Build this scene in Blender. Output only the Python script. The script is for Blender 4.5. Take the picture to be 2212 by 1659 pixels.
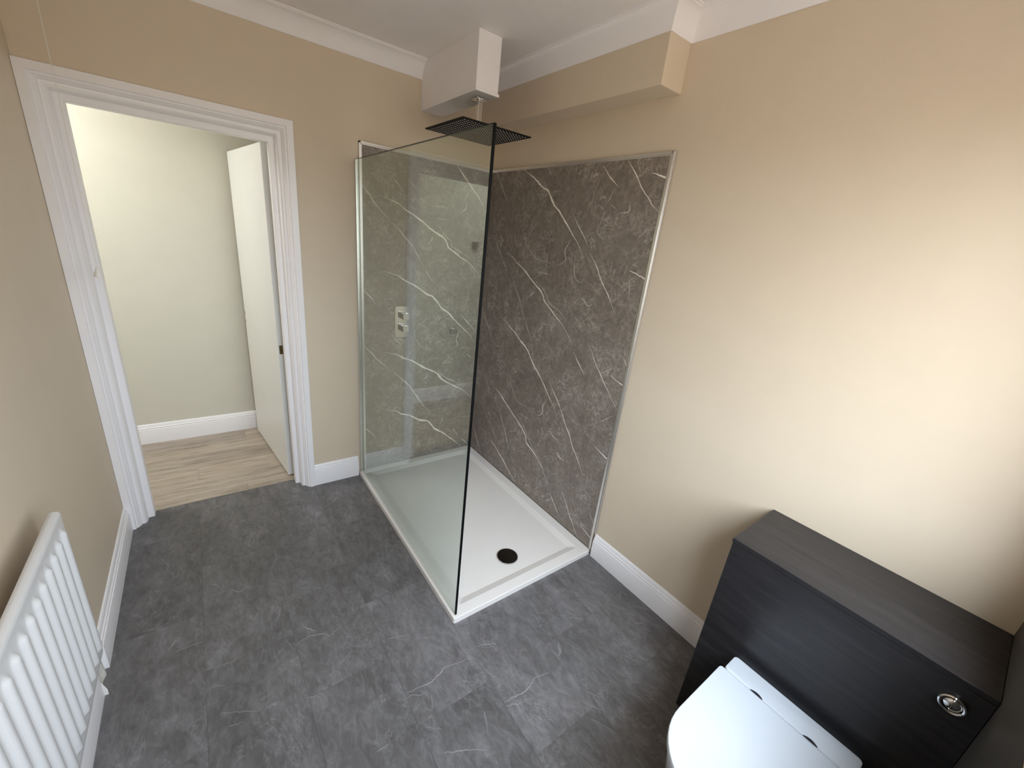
import bpy, bmesh, math, random
from mathutils import Vector, Matrix

random.seed(7)
for o in list(bpy.data.objects):
    bpy.data.objects.remove(o)
S = bpy.context.scene
COL = S.collection

# ------------------------------------------------------------------ camera
cam_d = bpy.data.cameras.new('camera')
cam = bpy.data.objects.new('camera', cam_d)
COL.objects.link(cam)
S.camera = cam
F_PX = 881.58
cam_d.sensor_fit = 'HORIZONTAL'
cam_d.sensor_width = 36.0
cam_d.lens = F_PX / 2212 * 36.0
cam_d.clip_start = 0.02
RT = Vector((0.80337851, -0.58595312, 0.10602793))
UP = Vector((0.11639774, 0.32915197, 0.93707553))
FW = Vector((0.58398163, 0.74048492, -0.33263724))
CAM = Vector((-1.64286, -2.55922, 1.66592))
M = Matrix(((RT.x, UP.x, -FW.x, CAM.x), (RT.y, UP.y, -FW.y, CAM.y), (RT.z, UP.z, -FW.z, CAM.z), (0, 0, 0, 1)))
cam.matrix_world = M

# ------------------------------------------------------------------ light
W = bpy.data.worlds.new('sky')
S.world = W
W.use_nodes = True
nt = W.node_tree
nt.nodes.clear()
wo = nt.nodes.new('ShaderNodeOutputWorld')
bg = nt.nodes.new('ShaderNodeBackground')
tc = nt.nodes.new('ShaderNodeTexCoord')
sp = nt.nodes.new('ShaderNodeSeparateXYZ')
rp = nt.nodes.new('ShaderNodeValToRGB')
mr = nt.nodes.new('ShaderNodeMapRange')
nt.links.new(tc.outputs['Generated'], sp.inputs[0])
mr.inputs[1].default_value = -1.0
mr.inputs[2].default_value = 1.0
nt.links.new(sp.outputs['Z'], mr.inputs[0])
nt.links.new(mr.outputs[0], rp.inputs[0])
# overcast sky: brighter and bluer overhead, pale paving below
rp.color_ramp.elements[0].position = 0.0
rp.color_ramp.elements[0].color = (0.22, 0.185, 0.15, 1)
rp.color_ramp.elements[1].position = 1.0
rp.color_ramp.elements[1].color = (1.12, 1.26, 1.45, 1)
e = rp.color_ramp.elements.new(0.47); e.color = (0.19, 0.17, 0.145, 1)
e = rp.color_ramp.elements.new(0.53); e.color = (0.42, 0.45, 0.48, 1)
e = rp.color_ramp.elements.new(0.75); e.color = (0.60, 0.66, 0.74, 1)
nt.links.new(rp.outputs[0], bg.inputs[0])
bg.inputs[1].default_value = SKY = 9.0
nt.links.new(bg.outputs[0], wo.inputs[0])

# bathroom window opening (behind the camera) and hall window opening
WX0, WX1, WZ0, WZ1 = -1.72, -0.21, 0.95, 2.16
WT = 0.16              # thickness of the front wall
YF = -2.7605           # inner face of the front wall
HXL = -3.0            # hall end wall
ZC = 2.537             # ceiling


def portal(name, loc, rot, sx, sy):
    d = bpy.data.lights.new(name, 'AREA')
    d.shape = 'RECTANGLE'
    d.size = sx
    d.size_y = sy
    d.cycles.is_portal = True
    o = bpy.data.objects.new(name, d)
    o.location = loc
    o.rotation_euler = rot
    COL.objects.link(o)


portal('window_daylight', ((WX0 + WX1) / 2, YF - 0.14, (WZ0 + WZ1) / 2), (math.radians(90), 0, 0), WX1 - WX0, WZ1 - WZ0)
hl = bpy.data.lights.new('hall_added_light', 'AREA')  # unseen light added to brighten the hall from the upper left
hl.shape = 'DISK'
hl.size = 0.5
hl.energy = 6.9
hl.color = (0.97, 0.99, 0.99)
ho = bpy.data.objects.new('hall_added_light', hl)
ho.location = (-2.62, 0.46, ZC - 0.062)
COL.objects.link(ho)

S.view_settings.view_transform = 'Standard'
S.view_settings.look = 'None'
S.view_settings.gamma = 1.0
S.view_settings.use_curve_mapping = False
S.view_settings.exposure = 1.36
cy = S.cycles
cy.use_denoising = True
cy.max_bounces = 14
cy.diffuse_bounces = 8
cy.glossy_bounces = 6
cy.transmission_bounces = 8
cy.transparent_max_bounces = 16
cy.sample_clamp_indirect = 6.0
cy.caustics_reflective = False
cy.caustics_refractive = False


# ------------------------------------------------------------------ materials
def new_mat(name):
    m = bpy.data.materials.new(name)
    m.use_nodes = True
    n = m.node_tree
    b = n.nodes['Principled BSDF']
    return m, n, b


def L(n, a, b):
    n.links.new(a, b)


def coords(n, scale=(1, 1, 1), rot=0.0):
    t = n.nodes.new('ShaderNodeTexCoord')
    mp = n.nodes.new('ShaderNodeMapping')
    mp.inputs['Scale'].default_value = scale
    mp.inputs['Rotation'].default_value = (0, 0, rot)
    L(n, t.outputs['Object'], mp.inputs[0])
    return mp.outputs[0]


def noise(n, vec, scale, detail=4, rough=0.6, dist=0.0):
    x = n.nodes.new('ShaderNodeTexNoise')
    x.inputs['Scale'].default_value = scale
    x.inputs['Detail'].default_value = detail
    x.inputs['Roughness'].default_value = rough
    x.inputs['Distortion'].default_value = dist
    L(n, vec, x.inputs['Vector'])
    return x.outputs['Fac']


def ramp(n, fac, stops):
    r = n.nodes.new('ShaderNodeValToRGB')
    el = r.color_ramp.elements
    el[0].position, el[0].color = stops[0][0], (*stops[0][1], 1)
    el[1].position, el[1].color = stops[-1][0], (*stops[-1][1], 1)
    for p, c in stops[1:-1]:
        e = el.new(p)
        e.color = (*c, 1)
    L(n, fac, r.inputs[0])
    return r.outputs[0]


def mixc(n, fac, a, b, mode='MIX'):
    x = n.nodes.new('ShaderNodeMix')
    x.data_type = 'RGBA'
    x.blend_type = mode
    for s, v in ((x.inputs[0], fac), (x.inputs[6], a), (x.inputs[7], b)):
        if isinstance(v, (int, float)):
            s.default_value = v
        elif isinstance(v, tuple):
            s.default_value = (*v, 1)
        else:
            L(n, v, s)
    return x.outputs[2]


def math_n(n, op, a, b=0.0):
    x = n.nodes.new('ShaderNodeMath')
    x.operation = op
    for s, v in zip(x.inputs, (a, b)):
        if isinstance(v, (int, float)):
            s.default_value = v
        else:
            L(n, v, s)
    return x.outputs[0]


def bump(n, b, height, strength, dist=0.002):
    x = n.nodes.new('ShaderNodeBump')
    x.inputs['Strength'].default_value = strength
    x.inputs['Distance'].default_value = dist
    L(n, height, x.inputs['Height'])
    L(n, x.outputs[0], b.inputs['Normal'])


def paint(name, col, rough=0.6, tex=0.04, bstr=0.03, spec=0.5):
    m, n, b = new_mat(name)
    v = coords(n)
    f = noise(n, v, 7, 5)
    lo = tuple(c * (1 - tex) for c in col)
    hi = tuple(min(1, c * (1 + tex)) for c in col)
    L(n, ramp(n, f, [(0.3, lo), (0.7, hi)]), b.inputs['Base Color'])
    b.inputs['Roughness'].default_value = rough
    b.inputs['Specular IOR Level'].default_value = spec
    if bstr:
        bump(n, b, noise(n, v, 260, 3), bstr, 0.001)
    return m


def metal(name, col, rough=0.12):
    m, n, b = new_mat(name)
    v = coords(n)
    f = noise(n, v, 30, 3)
    L(n, ramp(n, f, [(0.3, tuple(c * 0.96 for c in col)), (0.7, col)]), b.inputs['Base Color'])
    b.inputs['Metallic'].default_value = 1
    b.inputs['Roughness'].default_value = rough
    return m


def marble(name, base, light, dark, veincol, rough, wisps=0.5, tile_attr=False, bmp=0.03, stretch=(1, 1, 1)):
    m, n, b = new_mat(name)
    v = coords(n, stretch, 0.75 if tile_attr else 0.0)
    if tile_attr:
        at = n.nodes.new('ShaderNodeAttribute')
        at.attribute_name = 'tile'
        comb = n.nodes.new('ShaderNodeCombineXYZ')
        for i, k in enumerate((3.1, 5.7, 9.3)):
            L(n, math_n(n, 'MULTIPLY', at.outputs['Fac'], k), comb.inputs[i])
        va = n.nodes.new('ShaderNodeVectorMath')
        va.operation = 'ADD'
        L(n, v, va.inputs[0])
        L(n, comb.outputs[0], va.inputs[1])
        v = va.outputs[0]
    big = noise(n, v, 3.2, 7, 0.62, 0.6)
    c = ramp(n, big, [(0.25, dark), (0.5, base), (0.78, light)])
    if tile_attr:
        tone = ramp(n, at.outputs['Fac'], [(0.0, (0.90, 0.90, 0.90)), (1.0, (1.10, 1.10, 1.11))])
        c = mixc(n, 1.0, c, tone, 'MULTIPLY')
        blot = noise(n, v, 5.5, 6, 0.7, 0.8)
        c = mixc(n, 0.9, c, ramp(n, blot, [(0.3, (0.72, 0.71, 0.70)), (0.5, (1, 1, 1)), (0.72, (1.34, 1.34, 1.36))]), 'MULTIPLY')
    # fine clouded grain
    fine = noise(n, v, 26, 8, 0.72, 1.2)
    g = ramp(n, fine, [(0.28, (0.62, 0.61, 0.60)), (0.5, (1, 1, 1)), (0.74, (1.6, 1.61, 1.63))])
    c = mixc(n, 0.8, c, g, 'MULTIPLY')
    mid = noise(n, v, 9.5, 6, 0.68, 1.8)
    g2 = ramp(n, mid, [(0.3, (0.82, 0.82, 0.82)), (0.5, (1, 1, 1)), (0.7, (1.2, 1.2, 1.2))])
    c = mixc(n, 0.8, c, g2, 'MULTIPLY')
    # pale wispy threads
    for sc, w, amt in ((4.5, 0.010, 0.8), (9.0, 0.014, 0.7), (16.0, 0.02, 0.5)):
        t = noise(n, v, sc, 9, 0.66, 0.9)
        d = math_n(n, 'ABSOLUTE', math_n(n, 'SUBTRACT', t, 0.5))
        line = math_n(n, 'SUBTRACT', 1.0, math_n(n, 'MINIMUM', math_n(n, 'DIVIDE', d, w), 1.0))
        msk = noise(n, v, 2.6 + sc * 0.3, 3)
        msk = ramp(n, msk, [(0.47, (0, 0, 0)), (0.68, (1, 1, 1))])
        k = math_n(n, 'MULTIPLY', math_n(n, 'MULTIPLY', line, msk), amt * wisps)
        c = mixc(n, k, c, veincol)
    # dark pits
    pit = noise(n, v, 11, 6, 0.7, 2.0)
    k = ramp(n, pit, [(0.24, (0.7, 0.7, 0.7)), (0.36, (0, 0, 0))])
    c = mixc(n, k, c, tuple(x * 0.55 for x in dark))
    va = n.nodes.new('ShaderNodeAttribute')
    va.attribute_name = 'vein'
    br = noise(n, v, 45, 4, 0.7)
    vk = math_n(n, 'MULTIPLY', va.outputs['Fac'], math_n(n, 'ADD', math_n(n, 'MULTIPLY', br, 1.0), 0.58))
    vk = math_n(n, 'MINIMUM', vk, 1.0)
    c = mixc(n, vk, c, veincol)
    L(n, c, b.inputs['Base Color'])
    b.inputs['Roughness'].default_value = rough
    if bmp:
        bump(n, b, fine, bmp, 0.002)
    return m


def planks(name):
    m, n, b = new_mat(name)
    at = n.nodes.new('ShaderNodeAttribute')
    at.attribute_name = 'tile'
    v0 = coords(n, (1.0, 9.0, 1.0))
    comb = n.nodes.new('ShaderNodeCombineXYZ')
    for i, k in enumerate((7.1, 31.7, 9.3)):
        L(n, math_n(n, 'MULTIPLY', at.outputs['Fac'], k), comb.inputs[i])
    va = n.nodes.new('ShaderNodeVectorMath')
    va.operation = 'ADD'
    L(n, v0, va.inputs[0])
    L(n, comb.outputs[0], va.inputs[1])
    f = noise(n, va.outputs[0], 3.0, 9, 0.68, 0.5)
    c = ramp(n, f, [(0.28, (0.20, 0.158, 0.127)), (0.48, (0.40, 0.337, 0.28)), (0.72, (0.54, 0.47, 0.405))])
    tint = ramp(n, at.outputs['Fac'], [(0.0, (0.86, 0.86, 0.86)), (1.0, (1.12, 1.1, 1.04))])
    c = mixc(n, 1.0, c, tint, 'MULTIPLY')
    L(n, c, b.inputs['Base Color'])
    b.inputs['Roughness'].default_value = 0.42
    return m


def darkwood(name):
    m, n, b = new_mat(name)
    v = coords(n, (9, 0.8, 9))
    f = noise(n, v, 5, 9, 0.65, 0.4)
    c = ramp(n, f, [(0.3, (0.009, 0.0085, 0.0105)), (0.55, (0.019, 0.0175, 0.0195)), (0.75, (0.034, 0.031, 0.033))])
    L(n, c, b.inputs['Base Color'])
    b.inputs['Roughness'].default_value = 0.36
    bump(n, b, f, 0.05, 0.001)
    return m


def glass(name, tint):
    # thin architectural glass: tinted see-through plus Fresnel mirror, same law on both faces
    m = bpy.data.materials.new(name)
    m.use_nodes = True
    n = m.node_tree
    n.nodes.clear()
    out = n.nodes.new('ShaderNodeOutputMaterial')
    tr = n.nodes.new('ShaderNodeBsdfTransparent')
    nz = noise(n, coords(n), 2.0, 2)
    L(n, ramp(n, nz, [(0.3, tint), (0.7, tuple(min(1, t * 1.01) for t in tint))]), tr.inputs[0])
    gl = n.nodes.new('ShaderNodeBsdfGlossy')
    gl.inputs['Roughness'].default_value = 0.0
    gl.inputs['Color'].default_value = (0.95, 1.0, 0.97, 1)
    geo = n.nodes.new('ShaderNodeNewGeometry')
    fr = n.nodes.new('ShaderNodeFresnel')
    ior = math_n(n, 'SUBTRACT', 1.5, math_n(n, 'MULTIPLY', geo.outputs['Backfacing'], 1.5 - 1 / 1.5))
    L(n, ior, fr.inputs['IOR'])
    mx = n.nodes.new('ShaderNodeMixShader')
    L(n, fr.outputs[0], mx.inputs[0])
    L(n, tr.outputs[0], mx.inputs[1])
    L(n, gl.outputs[0], mx.inputs[2])
    L(n, mx.outputs[0], out.inputs[0])
    return m


WALL = paint('wall_paint', (0.66, 0.56, 0.435), 0.55, 0.015, 0.04)
HALLW = paint('hall_wall_paint', (0.65, 0.63, 0.55), 0.6, 0.015, 0.04)
CEIL = paint('ceiling_paint', (0.84, 0.82, 0.82), 0.8, 0.02, 0.05)
COVE = paint('coving_paint', (0.85, 0.83, 0.85), 0.6, 0.015, 0.02)
BOXW = paint('boxing_paint', (0.86, 0.84, 0.86), 0.55, 0.015, 0.03)
TRIM = paint('satin_white', (0.87, 0.85, 0.87), 0.34, 0.012, 0.0)
DOORW = paint('door_white', (0.84, 0.85, 0.84), 0.4, 0.01, 0.0)
TRAY = paint('tray_stone_resin', (0.82, 0.79, 0.765), 0.34, 0.01, 0.02)
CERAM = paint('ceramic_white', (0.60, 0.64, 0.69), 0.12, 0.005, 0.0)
RADW = paint('radiator_white', (0.66, 0.655, 0.66), 0.3, 0.01, 0.0)
PLAST = paint('raw_plaster', (0.72, 0.70, 0.66), 0.9, 0.2, 0.6)
SEAL = paint('white_sealant', (0.78, 0.76, 0.72), 0.4, 0.03, 0.0)
BLACK = paint('dark_reflection_edge', (0.002, 0.0025, 0.0025), 0.5, 0.1, 0.0, 0.1)  # black colour stands in for the dark internal reflection in the glass edges
SHADE = paint('slot_shade', (0.012, 0.012, 0.018), 0.5, 0.1, 0.0)  # dark colour stands in for the shade inside hinge slots and screw holes
BRASS = metal('aged_brass', (0.20, 0.15, 0.07), 0.35)
CHROME = metal('chrome', (0.68, 0.68, 0.68), 0.07)
TRIMM = metal('satin_aluminium', (0.80, 0.78, 0.76), 0.33)
HEADM = paint('dark_spray_face', (0.016, 0.015, 0.014), 0.55, 0.1, 0.0, 0.12)
DRAINM = metal('dark_chrome', (0.09, 0.085, 0.08), 0.18)
RUBBER = paint('grey_nozzle', (0.66, 0.63, 0.60), 0.5, 0.05, 0.0)
MARB = marble('grey_brown_marble', (0.205, 0.172, 0.147), (0.245, 0.212, 0.187), (0.170, 0.141, 0.119), (0.93, 0.86, 0.79), 0.42, 0.7)
SLATE = marble('slate_floor_tile', (0.130, 0.125, 0.126), (0.156, 0.152, 0.155), (0.106, 0.101, 0.100), (0.50, 0.49, 0.50), 0.40, 0.35, True, 0.2, (1.0, 0.5, 1.0))
GROUT = paint('tile_joint', (0.07, 0.067, 0.066), 0.7, 0.1, 0.0)
WOOD = planks('grey_oak_planks')
DWOOD = darkwood('charcoal_wood_grain')
GLASS = glass('shower_glass', (0.925, 0.955, 0.935))
WGLASS = glass('window_glass', (0.97, 0.98, 0.975))


# ------------------------------------------------------------------ builders
def link(name, bm, mat, parent=None, smooth=False, bevel=0.0, seg=2, angle=40, recalc=True):
    me = bpy.data.meshes.new(name)
    if recalc:
        bmesh.ops.recalc_face_normals(bm, faces=bm.faces[:])
    bm.to_mesh(me)
    bm.free()
    for m in (mat if isinstance(mat, (list, tuple)) else [mat]):
        me.materials.append(m)
    o = bpy.data.objects.new(name, me)
    COL.objects.link(o)
    if parent is not None:
        o.parent = parent
        o.matrix_parent_inverse = Matrix.Translation(-parent.location)
    if bevel:
        md = o.modifiers.new('bevel', 'BEVEL')
        md.width = bevel
        md.segments = seg
        md.limit_method = 'ANGLE'
        md.angle_limit = math.radians(angle)
    if smooth:
        for p in me.polygons:
            p.use_smooth = True
        md = o.modifiers.new('edges', 'EDGE_SPLIT')
        md.split_angle = math.radians(38)
    return o


def box(bm, x0, x1, y0, y1, z0, z1):
    v = [bm.verts.new(p) for p in ((x0, y0, z0), (x1, y0, z0), (x1, y1, z0), (x0, y1, z0), (x0, y0, z1), (x1, y0, z1), (x1, y1, z1), (x0, y1, z1))]
    for f in ((0, 3, 2, 1), (4, 5, 6, 7), (0, 1, 5, 4), (1, 2, 6, 5), (2, 3, 7, 6), (3, 0, 4, 7)):
        bm.faces.new([v[i] for i in f])
    return bm


def NB():
    return bmesh.new()


def B(*a):
    return box(NB(), *a)


def loft(bm, rings, closed_ring=True, caps=True):
    vs = [[bm.verts.new(p) for p in r] for r in rings]
    n = len(rings[0])
    for a, b in zip(vs, vs[1:]):
        for i in range(n if closed_ring else n - 1):
            j = (i + 1) % n
            bm.faces.new((a[i], a[j], b[j], b[i]))
    if caps:
        bm.faces.new(vs[0][::-1])
        bm.faces.new(vs[-1])
    return bm


def tube(bm, pts, r, n=14, r2=None):
    pts = [Vector(p) for p in pts]
    rings = []
    for i, p in enumerate(pts):
        d = (pts[min(i + 1, len(pts) - 1)] - pts[max(i - 1, 0)]).normalized()
        a = Vector((0, 0, 1)) if abs(d.z) < 0.9 else Vector((1, 0, 0))
        u = d.cross(a).normalized()
        w = d.cross(u)
        rr = r if not isinstance(r, (list, tuple)) else r[i]
        rings.append([p + (u * math.cos(t) + w * math.sin(t)) * rr for t in (2 * math.pi * k / n for k in range(n))])
    return loft(bm, rings)


def lathe(bm, prof, cx, cy, n=40):
    rings = [[(cx + r * math.cos(2 * math.pi * k / n), cy + r * math.sin(2 * math.pi * k / n), z) for k in range(n)] for r, z in prof]
    return loft(bm, rings)


def rrect(x0, x1, y0, y1, r, k=6):
    out = []
    for cx, cy, a in ((x1 - r, y1 - r, 0), (x0 + r, y1 - r, 90), (x0 + r, y0 + r, 180), (x1 - r, y0 + r, 270)):
        for i in range(k + 1):
            t = math.radians(a + 90 * i / k)
            out.append((cx + r * math.cos(t), cy + r * math.sin(t)))
    return out


def structure(o, label=None):
    o['kind'] = 'structure'
    if label:
        o['label'] = label
    return o


def thing(name, label, cat, loc, group=None):
    o = bpy.data.objects.new(name, None)
    o.location = loc
    o.empty_display_size = 0.1
    COL.objects.link(o)
    o['label'] = label
    o['category'] = cat
    if group:
        o['group'] = group
    bpy.context.view_layer.update()
    return o


def tag(o, label, cat, group=None):
    o['label'] = label
    o['category'] = cat
    if group:
        o['group'] = group
    return o


def sweep_line(prof, axis, s0, s1, base, sign):
    """profile of (depth, height) pairs run along x or y beside a wall plane"""
    bm = NB()
    rings = []
    for s in (s0, s1):
        if axis == 'y':
            rings.append([(base + sign * d, s, z) for d, z in prof])
        else:
            rings.append([(s, base + sign * d, z) for d, z in prof])
    return loft(bm, rings)


# ------------------------------------------------------------------ vein data (thickness, strength, wedge, points in metres)
VEINS_RIGHT = [
(0.007,1,0,[(-0.345,2.075),(-0.379,2.06),(-0.427,2.038),(-0.483,2.012),(-0.54,1.977),(-0.575,1.958),(-0.614,1.945),(-0.638,1.921),(-0.663,1.893),(-0.692,1.863),(-0.731,1.84),(-0.754,1.82),(-0.785,1.793),(-0.824,1.76),(-0.855,1.732),(-0.885,1.706),(-0.914,1.681),(-0.937,1.656),(-0.953,1.634),(-0.972,1.611)]),
(0.0038,0.7,0,[(-0.07,2.073),(-0.107,2.03),(-0.158,1.975),(-0.191,1.929),(-0.225,1.889)]),
(0.0028,0.6,0,[(-0.588,2.071),(-0.608,2.048),(-0.634,2.022)]),
(0.0034,0.8,0,[(-1.008,2.044),(-1.038,2.017),(-1.064,1.993),(-1.091,1.974),(-1.125,1.946)]),
(0.0036,0.8,0,[(-1.146,2.075),(-1.162,2.053),(-1.196,2.018),(-1.224,1.988),(-1.257,1.946),(-1.292,1.913),(-1.314,1.894),(-1.331,1.874),(-1.361,1.854),(-1.385,1.835)]),
(0.009,1.2,1,[(-1.299,2.002),(-1.327,1.994),(-1.357,1.984),(-1.39,1.976)]),
(0.0035,0.7,0,[(-0.843,1.831),(-0.866,1.805),(-0.902,1.766),(-0.94,1.73),(-0.97,1.698),(-1,1.665)]),
(0.0037,0.9,0,[(-1.01,1.639),(-1.041,1.613),(-1.078,1.575),(-1.103,1.538),(-1.137,1.498),(-1.168,1.467),(-1.185,1.45),(-1.213,1.412),(-1.243,1.375)]),
(0.0056,1,0,[(-0.294,1.576),(-0.352,1.556),(-0.396,1.53),(-0.457,1.506),(-0.499,1.484),(-0.56,1.448),(-0.619,1.416),(-0.666,1.392),(-0.692,1.368),(-0.71,1.34),(-0.743,1.32),(-0.798,1.288),(-0.842,1.263),(-0.886,1.239),(-0.923,1.21),(-0.95,1.186),(-0.979,1.157)]),
(0.0031,0.6,0,[(-0.112,1.682),(-0.155,1.622),(-0.2,1.573),(-0.259,1.51),(-0.309,1.458)]),
(0.0024,0.5,0,[(-0.337,1.692),(-0.388,1.622)]),
(0.0022,0.5,0,[(-0.446,1.688),(-0.487,1.64),(-0.529,1.607),(-0.559,1.584),(-0.597,1.569),(-0.656,1.565),(-0.729,1.562)]),
(0.0043,0.6,0,[(-0.859,1.7),(-0.835,1.661),(-0.824,1.632),(-0.839,1.593),(-0.818,1.572),(-0.778,1.55)]),
(0.0062,1.1,1,[(-1.282,1.586),(-1.33,1.573),(-1.39,1.555)]),
(0.0019,0.5,0,[(-1.066,1.839),(-1.054,1.805),(-1.041,1.771),(-1.038,1.746),(-1.072,1.718),(-1.102,1.69)]),
(0.0025,0.35,0,[(-0.959,1.858),(-0.974,1.9),(-0.981,1.933),(-0.998,1.989)]),
(0.0023,0.4,0,[(-0.563,1.779),(-0.521,1.735),(-0.49,1.69)]),
(0.0027,0.5,0,[(-0.611,1.498),(-0.67,1.497),(-0.735,1.498)]),
(0.003,0.5,0,[(-0.907,1.625),(-0.912,1.57),(-0.928,1.515),(-0.958,1.491),(-0.999,1.487)]),
(0.0019,0.45,0,[(-1.272,2.025),(-1.249,1.994),(-1.223,1.991)]),
(0.0025,0.4,0,[(-1.098,1.943),(-1.086,1.899),(-1.062,1.879)]),
(0.0029,0.7,0,[(-0.384,1.41),(-0.416,1.369),(-0.448,1.328),(-0.464,1.314),(-0.492,1.267),(-0.544,1.191)]),
(0.0018,0.5,0,[(-1.296,1.734),(-1.317,1.752),(-1.331,1.779)]),
(0.0024,0.4,0,[(-1.093,1.873),(-1.137,1.852)]),
(0.0048,0.4,0,[(-1.203,1.887),(-1.215,1.86),(-1.21,1.841),(-1.163,1.836)]),
(0.005,0.35,0,[(-0.945,1.995),(-0.972,2.01),(-0.989,1.99)]),
(0.0044,0.3,0,[(-1.015,1.892),(-1.05,1.908),(-1.062,1.883)]),
(0.0029,0.75,0,[(-0.555,1.184),(-0.588,1.137),(-0.635,1.084)]),
(0.004,0.8,0,[(-1.012,1.108),(-1.044,1.075),(-1.075,1.048),(-1.118,1.01)]),
(0.006,1,0,[(-0.282,1.156),(-0.35,1.136),(-0.407,1.109),(-0.473,1.082),(-0.528,1.051),(-0.581,1.026),(-0.618,1.003),(-0.654,0.965),(-0.693,0.929),(-0.74,0.897),(-0.787,0.859),(-0.83,0.82),(-0.867,0.784),(-0.908,0.749),(-0.94,0.714),(-0.969,0.673)]),
(0.0032,0.7,0,[(-0.028,1.173),(-0.079,1.124),(-0.131,1.062),(-0.182,1.002),(-0.226,0.953)]),
(0.0062,0.9,0,[(-0.283,0.639),(-0.35,0.622),(-0.413,0.59),(-0.473,0.562),(-0.532,0.532),(-0.59,0.502),(-0.625,0.483)]),
(0.0026,0.55,0,[(-0.6,1.44),(-0.674,1.414),(-0.723,1.374),(-0.764,1.334),(-0.824,1.314),(-0.883,1.29),(-0.923,1.259)]),
(0.0027,0.5,0,[(-0.106,0.747),(-0.162,0.672),(-0.223,0.6),(-0.303,0.522)]),
(0.0043,0.75,0,[(-0.846,0.885),(-0.883,0.846),(-0.924,0.808),(-0.965,0.766),(-1.002,0.723),(-1.041,0.669)]),
(0.0033,0.8,0,[(-1.101,1.186),(-1.141,1.145),(-1.179,1.096),(-1.221,1.054),(-1.263,1.008),(-1.303,0.972),(-1.327,0.946),(-1.377,0.903)]),
(0.006,1.1,1,[(-1.292,1.065),(-1.331,1.051),(-1.386,1.039)]),
(0.0023,0.6,0,[(-1.343,1.178),(-1.389,1.13)]),
(0.0018,0.45,0,[(-1.291,1.548),(-1.305,1.493),(-1.304,1.455)]),
(0.0039,0.6,0,[(-1.006,1.41),(-1.029,1.397),(-1.054,1.378),(-1.084,1.388)]),
(0.0034,0.55,0,[(-0.607,1.385),(-0.559,1.333)]),
(0.0046,0.6,0,[(-0.85,0.762),(-0.823,0.703),(-0.829,0.656),(-0.781,0.623)]),
(0.0024,0.5,0,[(-0.609,0.564),(-0.669,0.566),(-0.728,0.562)]),
(0.0024,0.5,0,[(-0.45,0.749),(-0.502,0.701),(-0.541,0.656),(-0.586,0.637),(-0.655,0.639),(-0.724,0.628)]),
(0.0033,0.65,0,[(-0.382,0.504),(-0.41,0.444),(-0.446,0.399)]),
(0.002,0.35,0,[(-1.022,1.249),(-1.046,1.294),(-1.081,1.316)]),
(0.0021,0.35,0,[(-0.956,0.934),(-0.983,1.003)]),
(0.002,0.35,0,[(-0.944,1.347),(-0.98,1.403)]),
(0.002,0.4,0,[(-1.033,0.81),(-1.053,0.89),(-1.086,0.935)]),
(0.0021,0.4,0,[(-1.06,0.793),(-1.105,0.755)]),
(0.0019,0.5,0,[(-1.287,0.801),(-1.329,0.84),(-1.349,0.859)]),
(0.0035,0.45,0,[(-1.204,0.904),(-1.207,0.947)]),
(0.0019,0.5,0,[(-1.217,1.055),(-1.249,1.068),(-1.274,1.091)]),
(0.006,1,0,[(-0.486,0.56),(-0.575,0.512),(-0.654,0.472),(-0.702,0.431),(-0.719,0.395),(-0.792,0.367),(-0.855,0.333),(-0.898,0.303),(-0.933,0.262),(-0.968,0.222)]),
(0.0042,0.75,0,[(-1.002,0.168),(-1.049,0.13),(-1.113,0.068)]),
(0.0033,0.7,0,[(-0.4,0.447),(-0.456,0.389),(-0.496,0.318),(-0.536,0.251)]),
(0.0033,0.5,0,[(-0.555,0.238),(-0.604,0.177)]),
(0.0043,0.95,0,[(-0.973,0.757),(-1.012,0.703),(-1.053,0.657),(-1.088,0.62),(-1.123,0.566),(-1.162,0.527),(-1.202,0.483),(-1.237,0.44)]),
(0.0059,0.9,0,[(-0.281,0.218),(-0.345,0.207),(-0.411,0.172),(-0.488,0.137),(-0.552,0.096),(-0.613,0.07),(-0.652,0.034)]),
(0.0044,0.65,0,[(-0.022,0.242),(-0.089,0.171),(-0.149,0.095),(-0.205,0.034)]),
(0.003,0.55,0,[(-0.624,0.523),(-0.682,0.482),(-0.72,0.439),(-0.787,0.391),(-0.841,0.359),(-0.902,0.325)]),
(0.0041,0.75,0,[(-1.098,0.251),(-1.141,0.203),(-1.187,0.142),(-1.229,0.092),(-1.271,0.043)]),
(0.006,1,1,[(-1.275,0.651),(-1.325,0.634),(-1.384,0.618)]),
(0.0056,0.9,1,[(-1.287,0.124),(-1.33,0.113),(-1.381,0.096)]),
(0.0028,0.6,0,[(-1.335,0.248),(-1.375,0.196)]),
(0.0045,0.6,0,[(-0.92,0.581),(-0.95,0.555),(-0.993,0.551)]),
(0.005,0.6,0,[(-1.001,0.474),(-1.03,0.452),(-1.072,0.449)]),
(0.0037,0.5,0,[(-0.511,0.393),(-0.553,0.402),(-0.596,0.453)]),
(0.0021,0.45,0,[(-1.048,0.736),(-1.119,0.716)]),
]
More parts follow.
